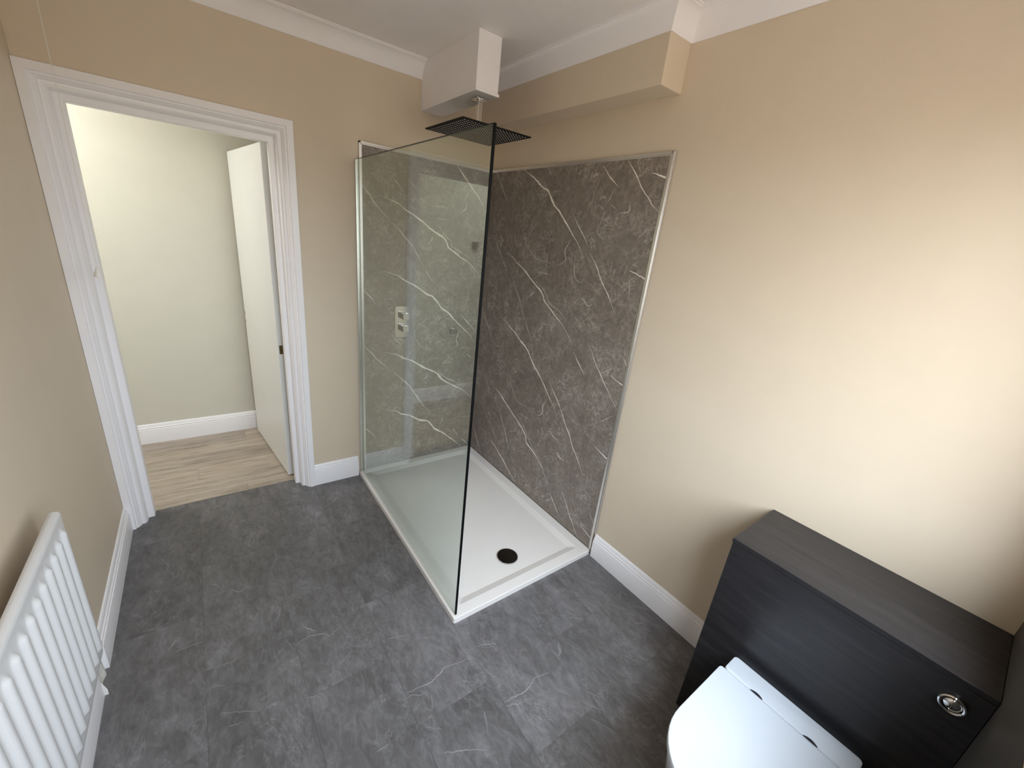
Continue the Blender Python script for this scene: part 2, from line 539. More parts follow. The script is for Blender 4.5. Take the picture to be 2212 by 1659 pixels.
VEINS_BACK = [
(0.0036,0.7,0,[(-0.86,1.874),(-0.84,1.846),(-0.814,1.819),(-0.788,1.783),(-0.761,1.755),(-0.733,1.729),(-0.709,1.71),(-0.693,1.691)]),
(0.0037,0.75,0,[(-0.68,1.683),(-0.625,1.636),(-0.604,1.614),(-0.577,1.587),(-0.541,1.552),(-0.522,1.521),(-0.5,1.484),(-0.466,1.429)]),
(0.0028,0.6,0,[(-0.454,1.421),(-0.434,1.388),(-0.393,1.337)]),
(0.0069,0.95,0,[(-0.733,1.819),(-0.701,1.809),(-0.665,1.8),(-0.632,1.788),(-0.602,1.767),(-0.577,1.755),(-0.542,1.74),(-0.515,1.724),(-0.483,1.708),(-0.45,1.686),(-0.413,1.664),(-0.369,1.644),(-0.329,1.623),(-0.308,1.595),(-0.292,1.567),(-0.245,1.54),(-0.18,1.503),(-0.147,1.489),(-0.095,1.451),(-0.041,1.398)]),
(0.0064,1,0,[(-0.283,2.074),(-0.256,2.056),(-0.219,2.02),(-0.176,1.98),(-0.144,1.95),(-0.105,1.915),(-0.073,1.883),(-0.043,1.849)]),
(0.0027,0.6,0,[(-0.67,1.924),(-0.646,1.896),(-0.612,1.862)]),
(0.0023,0.5,0,[(-0.581,1.932),(-0.551,1.907),(-0.533,1.888)]),
(0.0029,0.6,0,[(-0.158,2.054),(-0.135,2.023),(-0.106,1.991)]),
(0.0028,0.5,0,[(-0.448,2.017),(-0.476,1.992)]),
(0.0029,0.6,0,[(-0.372,1.7),(-0.326,1.644),(-0.285,1.614),(-0.267,1.577),(-0.22,1.555),(-0.172,1.532),(-0.111,1.509)]),
(0.0042,0.6,0,[(-0.406,1.628),(-0.428,1.594),(-0.455,1.571)]),
(0.0028,0.55,0,[(-0.397,1.739),(-0.355,1.738),(-0.297,1.737)]),
(0.0048,0.6,0,[(-0.188,1.867),(-0.18,1.836),(-0.188,1.814),(-0.227,1.789)]),
(0.0028,0.4,0,[(-0.488,1.835),(-0.447,1.814),(-0.401,1.808),(-0.34,1.812),(-0.287,1.798)]),
(0.0024,0.5,0,[(-0.162,1.931),(-0.189,1.883),(-0.202,1.861)]),
(0.0022,0.4,0,[(-0.799,1.805),(-0.772,1.81),(-0.749,1.828)]),
(0.0044,0.4,0,[(-0.823,1.697),(-0.808,1.677),(-0.804,1.655)]),
(0.0071,1,0,[(-0.733,1.398),(-0.695,1.39),(-0.661,1.379),(-0.634,1.372),(-0.603,1.352),(-0.571,1.336),(-0.53,1.318),(-0.487,1.293),(-0.453,1.27),(-0.428,1.257),(-0.399,1.248),(-0.373,1.224),(-0.346,1.194),(-0.324,1.166),(-0.287,1.145),(-0.259,1.123),(-0.225,1.089),(-0.185,1.054),(-0.143,1.018),(-0.101,0.981),(-0.069,0.949),(-0.046,0.914)]),
(0.0036,0.75,0,[(-0.875,1.306),(-0.848,1.278),(-0.82,1.244),(-0.8,1.224),(-0.779,1.191)]),
(0.0036,0.7,0,[(-0.174,1.129),(-0.125,1.077),(-0.07,1.025),(-0.025,0.975)]),
(0.0033,0.6,0,[(-0.674,0.993),(-0.638,0.95),(-0.607,0.921)]),
(0.0038,0.75,0,[(-0.871,0.953),(-0.849,0.923),(-0.815,0.885),(-0.785,0.851),(-0.772,0.833),(-0.723,0.787),(-0.691,0.753)]),
(0.0046,0.8,0,[(-0.663,0.736),(-0.605,0.681),(-0.551,0.625),(-0.525,0.586),(-0.493,0.541),(-0.466,0.497),(-0.444,0.47),(-0.422,0.435),(-0.38,0.395)]),
(0.0074,1,0,[(-0.719,0.88),(-0.673,0.866),(-0.636,0.855),(-0.589,0.827),(-0.535,0.806),(-0.49,0.778),(-0.433,0.742),(-0.375,0.714),(-0.331,0.686),(-0.296,0.643),(-0.244,0.608),(-0.173,0.566),(-0.1,0.524),(-0.044,0.468)]),
(0.0024,0.45,0,[(-0.446,1.085),(-0.484,1.049),(-0.521,0.995),(-0.49,0.928),(-0.444,0.886),(-0.387,0.873)]),
(0.005,0.55,0,[(-0.17,0.999),(-0.194,0.945),(-0.182,0.894),(-0.243,0.858)]),
(0.0024,0.45,0,[(-0.374,0.916),(-0.338,0.928),(-0.307,0.936)]),
(0.0028,0.45,0,[(-0.544,0.973),(-0.524,0.942)]),
(0.0023,0.4,0,[(-0.523,1.247),(-0.55,1.199)]),
(0.0046,0.5,0,[(-0.094,0.821),(-0.062,0.792),(-0.044,0.785)]),
(0.0078,1,0,[(-0.713,0.462),(-0.67,0.45),(-0.636,0.441),(-0.601,0.414),(-0.545,0.394),(-0.498,0.364),(-0.45,0.336),(-0.401,0.322),(-0.367,0.287),(-0.337,0.248),(-0.302,0.221),(-0.254,0.188),(-0.217,0.153),(-0.167,0.11),(-0.121,0.066),(-0.088,0.034)]),
(0.004,0.75,0,[(-0.876,0.373),(-0.843,0.338),(-0.811,0.301),(-0.779,0.258)]),
(0.0038,0.6,0,[(-0.179,0.213),(-0.127,0.146)]),
(0.0039,0.65,0,[(-0.093,0.109),(-0.029,0.045)]),
(0.0034,0.6,0,[(-0.406,0.704),(-0.425,0.666),(-0.46,0.639)]),
(0.0042,0.55,0,[(-0.327,0.706),(-0.287,0.671),(-0.252,0.641),(-0.188,0.612),(-0.122,0.576)]),
(0.0029,0.45,0,[(-0.419,0.766),(-0.405,0.805),(-0.369,0.807),(-0.326,0.808)]),
(0.0026,0.4,0,[(-0.167,0.56),(-0.198,0.498)]),
(0.0026,0.4,0,[(-0.455,0.153),(-0.486,0.12)]),
(0.0031,0.45,0,[(-0.508,0.336),(-0.533,0.292)]),
]
VEINS_FLOOR = [
(0.0072,0.5,0,[(-1.973,-0.548),(-1.959,-0.568)]),
(0.0055,0.4,0,[(-2.047,-0.648),(-2.007,-0.686)]),
(0.0088,0.5,0,[(-1.914,-0.914),(-1.901,-0.897),(-1.889,-0.872)]),
(0.0062,0.6,0,[(-1.768,-0.626),(-1.745,-0.648),(-1.736,-0.67)]),
(0.0054,0.6,0,[(-1.703,-0.689),(-1.667,-0.735),(-1.631,-0.71)]),
(0.0046,0.4,0,[(-1.802,-0.704),(-1.747,-0.696),(-1.7,-0.708)]),
(0.005,0.6,0,[(-1.525,-0.915),(-1.532,-0.948),(-1.546,-0.977)]),
(0.0068,0.8,0,[(-1.461,-1.07),(-1.437,-1.099),(-1.422,-1.119)]),
(0.0047,0.8,0,[(-1.504,-1.146),(-1.453,-1.13),(-1.398,-1.147),(-1.373,-1.169),(-1.335,-1.15)]),
(0.0029,0.5,0,[(-1.443,-0.841),(-1.347,-0.895)]),
(0.0038,0.4,0,[(-1.304,-0.786),(-1.256,-0.784),(-1.204,-0.789)]),
(0.0092,0.4,0,[(-1.21,-0.287),(-1.134,-0.242),(-1.058,-0.184),(-1.009,-0.178)]),
(0.0096,0.25,0,[(-1.802,-1.08),(-1.723,-1.091),(-1.656,-1.084)]),
(0.0086,0.25,0,[(-1.902,-0.939),(-1.847,-0.936),(-1.79,-0.942)]),
(0.0046,0.4,0,[(-0.975,-0.753),(-1.011,-0.832)]),
(0.0106,0.2,0,[(-2.001,-0.772),(-1.922,-0.779)]),
(0.009,0.2,0,[(-2.015,-0.174),(-1.925,-0.181),(-1.808,-0.172)]),
(0.004,0.8,0,[(-1.938,-1.244),(-1.928,-1.239)]),
(0.0032,0.5,0,[(-1.764,-1.282),(-1.707,-1.311),(-1.657,-1.34)]),
(0.0057,0.35,0,[(-1.742,-1.343),(-1.699,-1.354)]),
(0.008,0.25,0,[(-1.803,-1.166),(-1.773,-1.166),(-1.744,-1.179)]),
(0.0063,0.3,0,[(-1.507,-1.385),(-1.47,-1.391)]),
(0.0055,0.85,0,[(-1.198,-1.557),(-1.167,-1.563),(-1.13,-1.566),(-1.096,-1.57),(-1.068,-1.562),(-1.044,-1.555),(-1.033,-1.547),(-0.994,-1.553),(-0.962,-1.561),(-0.934,-1.563),(-0.907,-1.575)]),
(0.0038,0.6,0,[(-1.202,-1.574),(-1.171,-1.579),(-1.155,-1.594),(-1.123,-1.594)]),
(0.0038,0.5,0,[(-0.991,-1.625),(-0.97,-1.657)]),
(0.0055,0.85,0,[(-0.896,-1.787),(-0.851,-1.791),(-0.801,-1.796),(-0.768,-1.789),(-0.742,-1.776),(-0.709,-1.782),(-0.673,-1.789)]),
(0.0045,0.7,0,[(-0.899,-1.801),(-0.869,-1.81),(-0.858,-1.82),(-0.829,-1.822)]),
(0.0039,0.5,0,[(-0.688,-1.806),(-0.688,-1.863),(-0.658,-1.903)]),
(0.0065,0.6,0,[(-1.18,-1.307),(-1.14,-1.319),(-1.092,-1.339)]),
(0.0064,0.6,0,[(-0.875,-1.535),(-0.832,-1.548),(-0.789,-1.57)]),
(0.0047,0.6,0,[(-1.224,-1.357),(-1.229,-1.389)]),
(0.0035,0.4,0,[(-1.003,-1.041),(-0.947,-1.129),(-0.907,-1.185)]),
(0.0034,0.5,0,[(-0.603,-1.396),(-0.601,-1.439),(-0.601,-1.49)]),
(0.006,0.7,0,[(-0.402,-1.647),(-0.36,-1.689)]),
(0.0046,0.5,0,[(-0.096,-1.757),(-0.049,-1.798),(-0.009,-1.843)]),
(0.0038,0.4,0,[(-0.095,-1.524),(-0.07,-1.569)]),
(0.0063,0.6,0,[(-0.161,-1.827),(-0.126,-1.855)]),
(0.0045,0.5,0,[(-0.143,-1.877),(-0.121,-1.905)]),
(0.0034,0.5,0,[(-0.341,-1.899),(-0.319,-1.942),(-0.294,-1.981)]),
(0.0031,0.5,0,[(-0.648,-2.011),(-0.618,-2.07),(-0.596,-2.125)]),
(0.005,0.7,0,[(-1.161,-1.808),(-1.095,-1.842),(-1.032,-1.882)]),
(0.0037,0.4,0,[(-1.179,-1.706),(-1.137,-1.738)]),
(0.0102,0.35,0,[(-0.978,-1.767),(-0.988,-1.804),(-1.01,-1.848)]),
(0.0074,0.3,0,[(-1.117,-1.608),(-1.133,-1.662)]),
(0.0193,0.3,0,[(-0.548,-1.709),(-0.569,-1.747),(-0.597,-1.762)]),
(0.0039,0.5,0,[(-0.597,-1.92),(-0.56,-1.978)]),
(0.0039,0.5,0,[(-0.632,-1.946),(-0.594,-2.01)]),
(0.0076,0.4,0,[(-0.759,-1.893),(-0.762,-1.91)]),
(0.0076,0.4,0,[(-0.867,-1.723),(-0.89,-1.73)]),
(0.0073,0.35,0,[(-1.353,-1.682),(-1.309,-1.684)]),
]


def smooth_path(pts, step=0.006, jitter=0.0012):
    P = [Vector((*p, 0)) for p in pts]
    out = []
    for i in range(len(P) - 1):
        p0, p1, p2, p3 = P[max(i - 1, 0)], P[i], P[i + 1], P[min(i + 2, len(P) - 1)]
        n = max(2, int((p2 - p1).length / step))
        for k in range(n):
            t = k / n
            q = 0.5 * ((2 * p1) + (p2 - p0) * t + (2 * p0 - 5 * p1 + 4 * p2 - p3) * t * t + (3 * p1 - p0 - 3 * p2 + p3) * t ** 3)
            out.append(q + Vector((random.uniform(-1, 1), random.uniform(-1, 1), 0)) * jitter)
    out.append(P[-1])
    return out


def add_veins(bm, data, to3d, clip, layer, gain=1.0, flip=False, wide=1.08, jit=0.0012):
    """ribbons of the printed pattern laid in the face of the sheet"""
    for vi, (w, a, wedge, pts) in enumerate(data):
        path = smooth_path(pts, 0.006, jit)
        n = len(path)
        prev = None
        seed = random.uniform(0, 50)
        for i, p in enumerate(path):
            d = (path[min(i + 1, n - 1)] - path[max(i - 1, 0)])
            if d.length < 1e-6:
                continue
            d.normalize()
            nrm = Vector((-d.y, d.x, 0))
            t = i / max(1, n - 1)
            if wedge:
                k = 0.12 + 0.88 * t
            else:
                k = min(1.0, 0.18 + 2.6 * t, 0.12 + 2.2 * (1 - t))
            k *= 0.8 + 0.3 * math.sin(seed + i * 0.35) * math.sin(seed * 2 + i * 0.13)
            ww = max(0.0013, w * k * wide)
            row = []
            ok = True
            for s, al in ((-1, 0.0), (-0.35, 1.0), (0.35, 1.0), (1, 0.0)):
                q = p + nrm * (ww * s)
                if not (clip[0] <= q.x <= clip[1] and clip[2] <= q.y <= clip[3]):
                    ok = False
                vv = bm.verts.new(to3d(q.x, q.y, vi * 5e-6))
                al2 = al * min(1.0, a * gain) * (0.55 + 0.45 * min(1, 5 * t + 0.2, 5 * (1 - t) + (1 if wedge else 0.1)))
                vv[layer] = al2
                row.append(vv)
            if not ok:
                for vv in row:
                    bm.verts.remove(vv)
                prev = None
                continue
            if prev:
                for j in range(3):
                    q4 = (prev[j], row[j], row[j + 1], prev[j + 1])
                    bm.faces.new(q4[::-1] if flip else q4)
            prev = row


# ------------------------------------------------------------------ setting
XL, XR = -2.103, 0.0
DW = 0.115   # thickness of the back wall
OX0, OX1, OZ = -2.0975, -1.193, 2.091   # opening in the back wall behind the architrave


def vgrid_floor(name, cells, mat, base_z=0.0):
    bm = NB()
    lay = bm.faces.layers.float.new('tile')
    for x0, x1, y0, y1 in cells:
        f = bm.faces.new([bm.verts.new(p) for p in ((x0, y0, base_z), (x1, y0, base_z), (x1, y1, base_z), (x0, y1, base_z))])
        f[lay] = random.random()
    return bm


# bathroom floor: 300 x 600 tiles in half bond, joints read off the photograph
bm = NB()
tl = bm.faces.layers.float.new('tile')
vl = bm.verts.layers.float.new('vein')
g = 0.0004
for i, xc in enumerate([-2.1, -1.8, -1.5, -1.2, -0.9, -0.6, -0.3]):
    off = -0.787 if i % 2 == 0 else -1.087
    y = off + 0.6 * 2
    while y > -3.4:
        y0, y1 = y - 0.6, y
        a, b_ = max(y0, YF - WT), min(y1, DW)
        if b_ > a:
            f = bm.faces.new([bm.verts.new(p) for p in ((max(xc, XL) + g, a + g, 0), (min(xc + 0.3, XR) - g, a + g, 0), (min(xc + 0.3, XR) - g, b_ - g, 0), (max(xc, XL) + g, b_ - g, 0))])
            f[tl] = random.random()
        y -= 0.6
add_veins(bm, VEINS_FLOOR, lambda u, v, h: (u, v, 0.0002 + h), (XL + 0.01, XR, YF, 0.1), vl, 0.62, False, 0.5, 0.0022)
box(bm, XL - 0.1, XR + 0.1, YF - WT, DW, -0.06, -0.0012)
for f in bm.faces:
    if max(v.co.z for v in f.verts) <= -0.001:
        f.material_index = 1
structure(link('floor', bm, [SLATE, GROUT], recalc=False), 'dark grey slate-look vinyl tile floor')

# hall floor planks
bm = NB()
tl = bm.faces.layers.float.new('tile')
yb = [DW + 0.001, 0.19, 0.36, 0.53, 0.70, 0.87, 1.04]
joints = [[-2.9, -1.55], [-2.4, -1.15], [-1.8, -0.6], [-3.0, -1.3], [-2.3, -1.0], [-2.7, -1.5]]
for r in range(6):
    xs = [HXL] + joints[r] + [-0.6]
    for x0, x1 in zip(xs, xs[1:]):
        if x1 - x0 < 0.02:
            continue
        f = bm.faces.new([bm.verts.new(p) for p in ((x0 + g, yb[r] + g, 0), (x1 - g, yb[r] + g, 0), (x1 - g, yb[r + 1] - g, 0), (x0 + g, yb[r + 1] - g, 0))])
        f[tl] = random.random()
box(bm, HXL, -0.6, DW + 0.001, 1.04, -0.06, -0.0015)
for f in bm.faces:
    if max(v.co.z for v in f.verts) <= -0.001:
        f.material_index = 1
structure(link('floor_hall', bm, [WOOD, GROUT], recalc=False), 'pale grey oak plank floor of the hall')

# back wall (holds the doorway)
bm = NB()
box(bm, XL - 0.1, OX0, 0, DW, 0, ZC)
box(bm, OX1, XR + 0.1, 0, DW, 0, ZC)
box(bm, OX0, OX1, 0, DW, OZ, ZC)
structure(link('wall_back', bm, WALL), 'beige wall with the open doorway')
structure(link('wall_right', B(XR, XR + 0.1, YF - WT, 0, 0, ZC), WALL), 'long beige wall behind shower and toilet')
structure(link('wall_left', B(XL - 0.1, XL, YF - WT, 0, 0, ZC), WALL), 'beige wall behind the radiator')
bm = NB()
box(bm, XL, WX0, YF - WT, YF, 0, ZC)
box(bm, WX1, XR, YF - WT, YF, 0, ZC)
box(bm, WX0, WX1, YF - WT, YF, 0, WZ0)
box(bm, WX0, WX1, YF - WT, YF, WZ1, ZC)
structure(link('wall_front', bm, WALL), 'beige wall with the window')
structure(link('ceiling', B(XL - 0.1, XR + 0.1, YF - WT, DW, ZC, ZC + 0.08), CEIL), 'flat white ceiling')

# hall shell
structure(link('wall_hall', B(HXL - 0.1, -0.5, 1.04, 1.14, 0, ZC), HALLW), 'pale cream hall wall seen through the doorway')
bm = B(HXL - 0.1, HXL, DW, 1.04, 0, ZC)
structure(link('wall_hall_end', bm, HALLW), 'plain end wall of the hall')
structure(link('wall_hall_side', B(-0.6, -0.5, DW, 1.04, 0, ZC), HALLW), 'hall side wall behind the open door')
structure(link('wall_hall_front', B(HXL - 0.1, XL - 0.1, 0, DW, 0, ZC), HALLW), 'hall wall beside the bathroom')
structure(link('ceiling_hall', B(HXL - 0.1, -0.5, DW, 1.14, ZC, ZC + 0.08), CEIL), 'hall ceiling')


def window(name, axis, a0, a1, z0, z1, pos, label):
    """white frame with one mullion, a top light and panes"""
    fr = NB()
    t = 0.055

    def bx(m, u0, u1, w0, w1, d0, d1):
        if axis == 'x':
            box(m, u0, u1, pos + d0, pos + d1, w0, w1)
        else:
            box(m, pos + d0, pos + d1, u0, u1, w0, w1)
    mid = (a0 + a1) / 2
    zt = z1 - 0.36
    bx(fr, a0, a0 + t, z0, z1, -0.03, 0.03)
    bx(fr, a1 - t, a1, z0, z1, -0.03, 0.03)
    bx(fr, a0 + t, a1 - t, z0, z0 + t, -0.03, 0.03)
    bx(fr, a0 + t, a1 - t, z1 - t, z1, -0.03, 0.03)
    bx(fr, mid - 0.025, mid + 0.025, z0 + t, z1 - t, -0.03, 0.03)
    o = structure(link(name, fr, TRIM, None, False, 0.004), label)
    pn = NB()
    bx(pn, a0 + t - 0.005, mid - 0.02, z0 + t - 0.005, z1 - t + 0.005, -0.003, 0.003)
    bx(pn, mid + 0.02, a1 - t + 0.005, z0 + t - 0.005, z1 - t + 0.005, -0.003, 0.003)
    link('pane', pn, WGLASS, o)
    return o


window('window_1', 'x', WX0, WX1, WZ0, WZ1, YF - 0.06, 'white framed bathroom window behind the viewer')
structure(link('trim_window_board', B(WX0 + 0.0005, WX1 - 0.0005, YF - 0.028, YF, WZ0 + 0.0003, WZ0 + 0.012), TRIM, None, False, 0.006), 'white window board')
bm = NB()
lathe(bm, [(0.27, ZC - 0.0004), (0.275, ZC - 0.05), (0.262, ZC - 0.058), (0.255, ZC - 0.04)], -2.62, 0.46, 40)
lf = link('trim_added_lamp', bm, TRIM, None, True)  # housing added around the unseen hall light
structure(lf, 'unseen round white lamp added on the hall ceiling')

# skirting boards
SK = [(0.0, 0.0), (0.018, 0.0), (0.018, 0.106), (0.0172, 0.108), (0.0135, 0.1085), (0.013, 0.111), (0.0145, 0.1135), (0.0150, 0.117), (0.0140, 0.1205),
      (0.0115, 0.1235), (0.0100, 0.1242), (0.0098, 0.1260), (0.0090, 0.131), (0.0074, 0.137), (0.0052, 0.142), (0.003, 0.145), (0.0, 0.146)]


def skirt(name, axis, s0, s1, base, sign, label):
    return structure(link(name, sweep_line(SK, axis, s0, s1, base, sign), TRIM, None, True), label)


skirt('baseboard_right', 'y', -1.402, -2.150, XR - 0.0005, -1, 'white moulded skirting between shower and toilet unit')
skirt('baseboard_back', 'x', -1.188, -0.906, -0.0005, -1, 'short white skirting between doorway and shower')
skirt('baseboard_left', 'y', -0.024, -0.890, XL + 0.0005, 1, 'white skirting from doorway to radiator')
skirt('baseboard_left_near', 'y', -1.012, YF + 0.002, XL + 0.0005, 1, 'white skirting below the radiator')
skirt('baseboard_hall', 'x', HXL, -0.6, 1.0395, -1, 'white skirting along the hall wall')
skirt('baseboard_front', 'x', XL + 0.02, -0.33, YF + 0.0005, 1, 'white skirting below the window')

# architrave and lining around the doorway: one moulded profile mitred at the head
AP = [(0.0, -0.0005), (0.0, -0.020), (0.0015, -0.022), (0.030, -0.022), (0.0315, -0.020), (0.032, -0.013), (0.0335, -0.011), (0.036, -0.0125), (0.039, -0.012),
      (0.043, -0.007), (0.047, -0.001), (0.050, 0.001), (0.0515, 0.006), (0.053, 0.012), (0.057, 0.014), (0.062, 0.013), (0.067, 0.015), (0.0715, 0.021), (0.074, 0.027),
      (0.0755, 0.034), (0.0765, 0.060), (0.078, 0.0625), (0.100, 0.0625), (0.1025, 0.064), (0.104, 0.068), (0.104, 0.1148), (0.0062, 0.1148), (0.0062, -0.0005)]
AX0, AX1, AZ = -2.1027, -1.1875, 2.0965
bm = NB()
rings = [[(AX0 + s, y, 0.0) for s, y in AP], [(AX0 + s, y, AZ - s) for s, y in AP], [(AX1 - s, y, AZ - s) for s, y in AP], [(AX1 - s, y, 0.0) for s, y in AP]]
loft(bm, rings)
structure(link('trim_door_frame', bm, TRIM, None, True), 'white moulded door architrave and lining')

# coving
CV = [(0.0, -0.086), (0.003, -0.086), (0.005, -0.083), (0.0075, -0.070), (0.012, -0.057), (0.019, -0.043), (0.028, -0.030), (0.039, -0.0195), (0.051, -0.0125), (0.061, -0.0095),
      (0.061, -0.0055), (0.068, -0.0045), (0.069, -0.0003), (0.0, -0.0003)]
BKX, BKY, BKZ = -0.1356, -1.3565, 2.283    # beige bulkhead along the right wall
BXX0, BXX1, BXY, BXZ = -0.510, -0.386, -0.603, 2.300   # white boxing


def cove_path(name, pts, label):
    """pts: plan corners of the wall line, room on the right hand of travel; mitred"""
    bm = NB()
    rings = []
    n = len(pts)
    P = [Vector((*p, 0)) for p in pts]
    for i in range(n):
        def nrm(a, b):
            d = (b - a).normalized()
            return Vector((d.y, -d.x, 0))
        if i == 0:
            off = nrm(P[0], P[1])
        elif i == n - 1:
            off = nrm(P[-2], P[-1])
        else:
            a, b = nrm(P[i - 1], P[i]), nrm(P[i], P[i + 1])
            off = (a + b) / (1 + a.dot(b))
        rings.append([tuple(P[i] + off * d + Vector((0, 0, ZC + z))) for d, z in CV])
    loft(bm, rings)
    return structure(link(name, bm, COVE, None, True), label)


cove_path('trim_coving_back', [(XL, YF), (XL, -0.0004), (BXX0 - 0.0005, -0.0004)], 'white coving along the left and back walls')
cove_path('trim_coving_right', [(BXX1 + 0.0005, -0.0004), (BKX - 0.0004, -0.0004), (BKX - 0.0004, BKY - 0.0004), (-0.0004, BKY - 0.0004), (-0.0004, YF)], 'white coving stepping round the beige bulkhead')
cove_path('trim_coving_front', [(-0.0004, YF + 0.0004), (XL + 0.0004, YF + 0.0004)], 'white coving over the window')

# bulkheads
structure(link('trim_bulkhead', B(BKX, -0.0003, BKY, -0.0003, BKZ, ZC - 0.0003), WALL, None, False, 0.0015), 'beige boxed bulkhead high on the right wall above the shower')
bo = structure(link('trim_boxing', B(BXX0, BXX1, BXY, -0.0003, BXZ + 0.013, ZC - 0.0003), BOXW, None, False, 0.0015), 'white boxing hanging from the ceiling that carries the shower head')
link('bottom_board', B(BXX0 - 0.0005, BXX1 + 0.008, BXY - 0.001, -0.0003, BXZ, BXZ + 0.0128), BOXW, bo, False, 0.0012)

link('sealant_line', B(BXX0 - 0.0022, BXX0 - 0.0006, -0.0035, -0.0006, 2.325, ZC - 0.0865), SEAL, bo)
DARKP = paint('dark_taupe_surface', (0.052, 0.047, 0.041), 0.5, 0.06, 0.0)  # thin dark sheet over the lower front wall, surface unidentified
structure(link('trim_front_dark', B(WX0, -0.0006, YF + 0.0001, YF + 0.0009, 0.15, WZ0 - 0.002), DARKP), 'unidentified dark taupe surface below the window beside the toilet unit')

# open door leaf in the hall
A0 = Vector((-1.3143, 0.1715, 0))
A1 = Vector((-1.4104, 0.956, 0))
ln = (A1 - A0).length
bm = B(0, ln, -0.035, 0, 0.009, 1.999)
o = link('door_1', bm, DOORW, None, False, 0.002)
o.location = A0
o.rotation_euler = (0, 0, math.atan2(A1.y - A0.y, A1.x - A0.x))
structure(o, 'plain white door leaf standing open in the hall')
door = o


def door_part(name, bm, mat, bevel=0.0):
    c = link(name, bm, mat, None, False, bevel)
    c.parent = door
    return c


bm = B(-0.0012, 0.001, -0.027, -0.008, 0.858, 0.912)
door_part('latch_plate', bm, BRASS)
door_part('latch_bolt', B(-0.006, -0.0012, -0.024, -0.012, 0.876, 0.896), BRASS, 0.002)
for z0, z1 in ((0.945, 0.972), (0.893, 0.909)):
    door_part('screw_hole', B(ln - 0.020, ln - 0.014, -0.001, 0.0006, z0, z1), SHADE)

# ------------------------------------------------------------------ shower
TX0, TY0, HT = -0.9005, -1.3915, 0.030
bm = NB()
rings = []
out0 = rrect(TX0, -0.0125, TY0, -0.0125, 0.010, 6)
out1 = rrect(TX0, -0.0125, TY0, -0.0125, 0.010, 6)
top = rrect(TX0 + 0.003, -0.0155, TY0 + 0.003, -0.0155, 0.009, 6)
r1 = rrect(-0.846, -0.068, -1.337, -0.062, 0.012, 6)
r2 = rrect(-0.807, -0.105, -1.298, -0.10, 0.012, 6)
loft(bm, [[(x, y, 0.0004) for x, y in out0], [(x, y, HT - 0.0035) for x, y in out1], [(x, y, HT - 0.001) for x, y in rrect(TX0 + 0.001, -0.0135, TY0 + 0.001, -0.0135, 0.010, 6)],
          [(x, y, HT) for x, y in top], [(x, y, HT) for x, y in r1], [(x, y, 0.017) for x, y in r2]])
tray = thing('shower_tray', 'low white rectangular shower tray on the dark floor', 'shower tray', ((TX0 - 0.0125) / 2, TY0 / 2, 0.0))
link('tray_body', bm, TRAY, tray)
bm = NB()
lathe(bm, [(0.0, 0.0255), (0.050, 0.0255), (0.0535, 0.0250), (0.0555, 0.0238)][::-1], -0.458, -1.1885, 48)
dc = link('drain_cover', bm, DRAINM, tray, True)
dc['label'] = 'round dark chrome drain cover'
bm = NB()
lathe(bm, [(0.0575, 0.0171), (0.0588, 0.019), (0.0575, 0.0245), (0.0557, 0.0250), (0.0557, 0.0236), (0.02, 0.0236)], -0.458, -1.1885, 48)
link('drain_ring', bm, CHROME, tray, True)

# wall panels
PT = 0.010
PH = 2.068   # top of sheet, trim above


def panel(name, label, back):
    bm = NB()
    vl = bm.verts.layers.float.new('vein')
    if back:
        x0, x1, z0, z1 = -0.858, -0.0105, HT + 0.001, PH
        box(bm, x0, x1, -PT, -0.0006, z0, z1)
        add_veins(bm, VEINS_BACK, lambda u, v, h: (u, -PT - 0.0002 - h, v), (x0 + 0.001, x1 - 0.001, z0 + 0.001, z1 - 0.001), vl)
        loc = ((x0 + x1) / 2, -0.005, z0)
    else:
        y0, y1, z0, z1 = -1.383, -0.0006, HT + 0.001, PH
        box(bm, -PT, -0.0006, y0, y1, z0, z1)
        add_veins(bm, VEINS_RIGHT, lambda u, v, h: (-PT - 0.0002 - h, u, v), (y0 + 0.001, -PT - 0.001, z0 + 0.001, z1 - 0.001), vl, 1.0, True)
        loc = (-0.005, (y0 + y1) / 2, z0)
    t = thing(name, label, 'wall panel', loc, 'marble shower wall panels')
    link('sheet', bm, MARB, t, recalc=False)
    return t


pr = panel('shower_wall_panel', 'grey-brown marbled panel on the right wall beside the white tray', False)
pb = panel('shower_wall_panel', 'grey marbled panel on the back wall seen through the glass screen', True)


def angle_trim(bm_parts, parent, name):
    bm = NB()
    for a in bm_parts:
        box(bm, *a)
    return link(name, bm, TRIMM, parent, False, 0.0008)


# right panel: top and outer edge trims (stepped profile)
angle_trim([(-0.0135, -0.0006, -1.388, -0.012, PH + 0.0003, PH + 0.010), (-0.0115, -0.0102, -1.383, -0.012, PH - 0.006, PH + 0.0003)], pr, 'top_trim')
angle_trim([(-0.0135, -0.0006, -1.3915, -1.3833, HT + 0.002, PH + 0.010), (-0.0118, -0.0102, -1.3833, -1.376, HT + 0.002, PH), (-0.008, -0.0006, -1.3985, -1.3918, 0.148, PH + 0.010)], pr, 'edge_trim')
angle_trim([(-0.868, -0.0108, -0.0135, -0.0006, PH + 0.0003, PH + 0.010), (-0.858, -0.0138, -0.0115, -0.0102, PH - 0.006, PH + 0.0003)], pb, 'top_trim')
angle_trim([(-0.868, -0.8583, -0.0135, -0.0006, HT + 0.002, PH + 0.010), (-0.8583, -0.853, -0.0115, -0.0102, HT + 0.002, PH)], pb, 'edge_trim')

